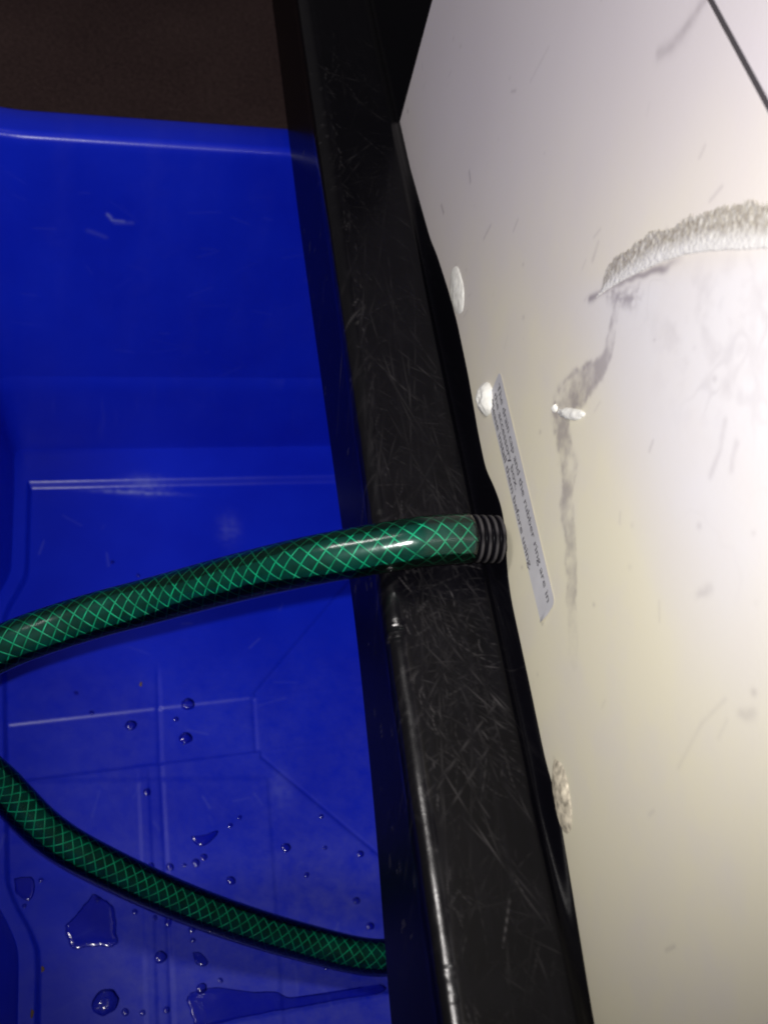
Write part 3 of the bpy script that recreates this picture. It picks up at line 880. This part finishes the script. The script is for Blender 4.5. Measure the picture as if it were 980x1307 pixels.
tag(puddle([(0.0745, 0.0645), (0.0680, 0.0617), (0.0606, 0.0613), (0.0458, 0.0640), (0.0345, 0.0645), (0.0271, 0.0675), (0.0150, 0.0670), (0.0000, 0.0665), (-0.0196, 0.0640), (-0.0200, 0.0680), (0.0000, 0.0700), (0.0122, 0.0715), (0.0330, 0.0735), (0.0501, 0.0757), (0.0630, 0.0780), (0.0744, 0.0790)], 0.0007, 511),
    'long dark puddle along the near step at the bottom of the tub', 'puddle')
tag(puddle([(0.0722, -0.0142), (0.0660, -0.0148), (0.0589, -0.0170), (0.0603, -0.0133), (0.0662, -0.0090), (0.0711, -0.0110)], 0.0007, 521),
    'small tapering puddle in the middle of the tub floor above the lower hose', 'puddle')
tag(puddle([(0.0730, 0.0440), (0.0690, 0.0445), (0.0655, 0.0490), (0.0675, 0.0510), (0.0715, 0.0495)], 0.0007, 531),
    'small irregular puddle just below the lower hose strand at mid tub', 'puddle')
tag(puddle([(0.1575, 0.0050), (0.1500, 0.0040), (0.1475, 0.0100), (0.1500, 0.0160), (0.1560, 0.0120)], 0.0007, 541),
    'ragged puddle at the left edge of the picture beneath the hose', 'puddle')
big = [(0.0726, -0.0910, 0.0040, 'large water drop on the upper floor ridge, furthest from the lower hose'),
       (0.1031, -0.0783, 0.0036, 'round water drop left of the long floor groove between the hose strands'),
       (0.0740, -0.0705, 0.0042, 'large water drop inside the shallow floor channel'),
       (0.0238, -0.0070, 0.0030, 'water drop beside the diagonal floor groove near the black base'),
       (0.1132, 0.0649, 0.0068, 'largest round water drop, low at left near the bottom of the picture'),
       (0.0881, 0.0457, 0.0036, 'round dark water drop left of the small irregular puddle'),
       (0.0842, 0.0290, 0.0032, 'water drop touching the lower edge of the lower hose strand'),
       (0.0690, 0.0612, 0.0030, 'water drop with glints at the left end of the long puddle')]
for k, (x, y, r, lab) in enumerate(big):
    tag(drop(x, y, r * 0.88, ecc=1.12, rot=0.6, seed=k), lab, 'water drop', G)
tiny = [(0.0947, -0.0387, .0020), (0.0529, 0.0096, .0024), (0.0730, 0.0333, .0018), (0.0471, -0.0238, .0012), (0.0522, -0.0196, .0013), (0.0141, 0.0079, .0014), (0.0032, -0.0064, .0012), (0.0962, 0.0706, .0015), (0.0791, -0.0819, .0016), (0.0831, 0.0015, .0020), (0.0927, 0.0012, .0018), (0.0663, -0.0030, .0019), (0.0703, -0.0001, .0022), (0.1002, 0.0235, .0015), (0.0908, 0.0268, .0015), (-0.0154, -0.0026, .0020), (-0.0163, 0.0353, .0020), (-0.0106, 0.0221, .0020), (0.0081, 0.0544, .0014), (0.1042, 0.0698, .0018), (0.0855, 0.0700, .0016), (0.0037, -0.0237, .0014), (0.1238, -0.0854, .0014), (0.1324, -0.0973, .0013), (0.0725, 0.0385, .0013), (0.1180, 0.0170, .0013), (0.1450, 0.0060, .0012), (0.152, 0.0185, .0012), (0.0600, 0.058, .0013), (0.115, -0.185, .0014), (0.100, -0.176, .0013), (0.139, -0.156, .0012), (0.072, 0.0130, .0012), (0.076, 0.0008, .0012)]
MARKS = [('the dark angular puddle', 0.120, 0.028), ('the long puddle at the bottom', 0.045, 0.068), ('the small tapering puddle', 0.066, -0.013), ('the small irregular puddle', 0.0695, 0.0475),
         ('the ragged puddle at the left edge', 0.153, 0.010), ('the drop on the upper floor ridge', 0.0726, -0.0910), ('the drop in the floor channel', 0.0740, -0.0705), ('the drop by the diagonal groove', 0.0238, -0.0070),
         ('the largest round drop', 0.1132, 0.0649), ('the round drop left of the floor groove', 0.1031, -0.0783), ('the upper hose strand', 0.1150, -0.150)]
found = {}
for k, (x, y, r) in enumerate(tiny):
    nm, mx_, my_ = min(MARKS, key=lambda m_: math.hypot(x - m_[1], y - m_[2]))
    dx, dy = -(x - mx_), y - my_                 # right and down as the photograph shows them
    if abs(dx) > 2 * abs(dy): dr = 'right of' if dx > 0 else 'left of'
    elif abs(dy) > 2 * abs(dx): dr = 'below' if dy > 0 else 'above'
    else: dr = ('below' if dy > 0 else 'above') + ' and ' + ('right of' if dx > 0 else 'left of')
    found.setdefault((dr, nm), []).append((math.hypot(dx, dy), k))
bead_label = {}
for (dr, nm), lst in found.items():
    for i, (_, k) in enumerate(sorted(lst)):
        bead_label[k] = ('tiny water bead ' if len(lst) == 1 else ['nearest', 'second nearest', 'third nearest', 'fourth nearest', 'fifth nearest', 'sixth nearest'][i] + ' tiny water bead ') + dr + ' ' + nm
for k, (x, y, r) in enumerate(tiny):
    tag(drop(x, y, r, seed=50 + k, ecc=rng.uniform(1, 1.25), rot=rng.uniform(0, 3)), bead_label[k], 'water drop', 'tiny water beads on the tub floor')

def speck(x, y, r, lab, seed):
    a = np.linspace(0, 2 * math.pi, 10, endpoint=False)
    V = np.zeros((5, 10, 3)); w = 1 + 0.7 * (np.random.default_rng(seed).random(10) - 0.5)
    for i in range(5):
        f = i / 4; s = math.cos(f * math.pi / 2) + 0.001
        V[i, :, 0] = r * 0.7 * s * w * np.cos(a); V[i, :, 1] = r * 1.4 * s * w * np.sin(a); V[i, :, 2] = r * 0.6 * math.sin(f * math.pi / 2)
    o = grid_mesh('debris_speck', V, M_SPECK, wrap=True)
    o.location = (x, y, FLOOR_Z + float(floor_h(np.array([x]), np.array([y]))[0]))
    tag(o, lab, 'speck', 'brown specks in the tub')
speck(0.0981, -0.1031, 0.0011, 'brown speck just under the upper hose strand', 1)
speck(0.1420, 0.0484, 0.0012, 'brown speck left of the dark angular puddle', 2)
speck(0.1455, 0.0690, 0.0014, 'brown speck low at the left edge near the bottom of the picture', 3)
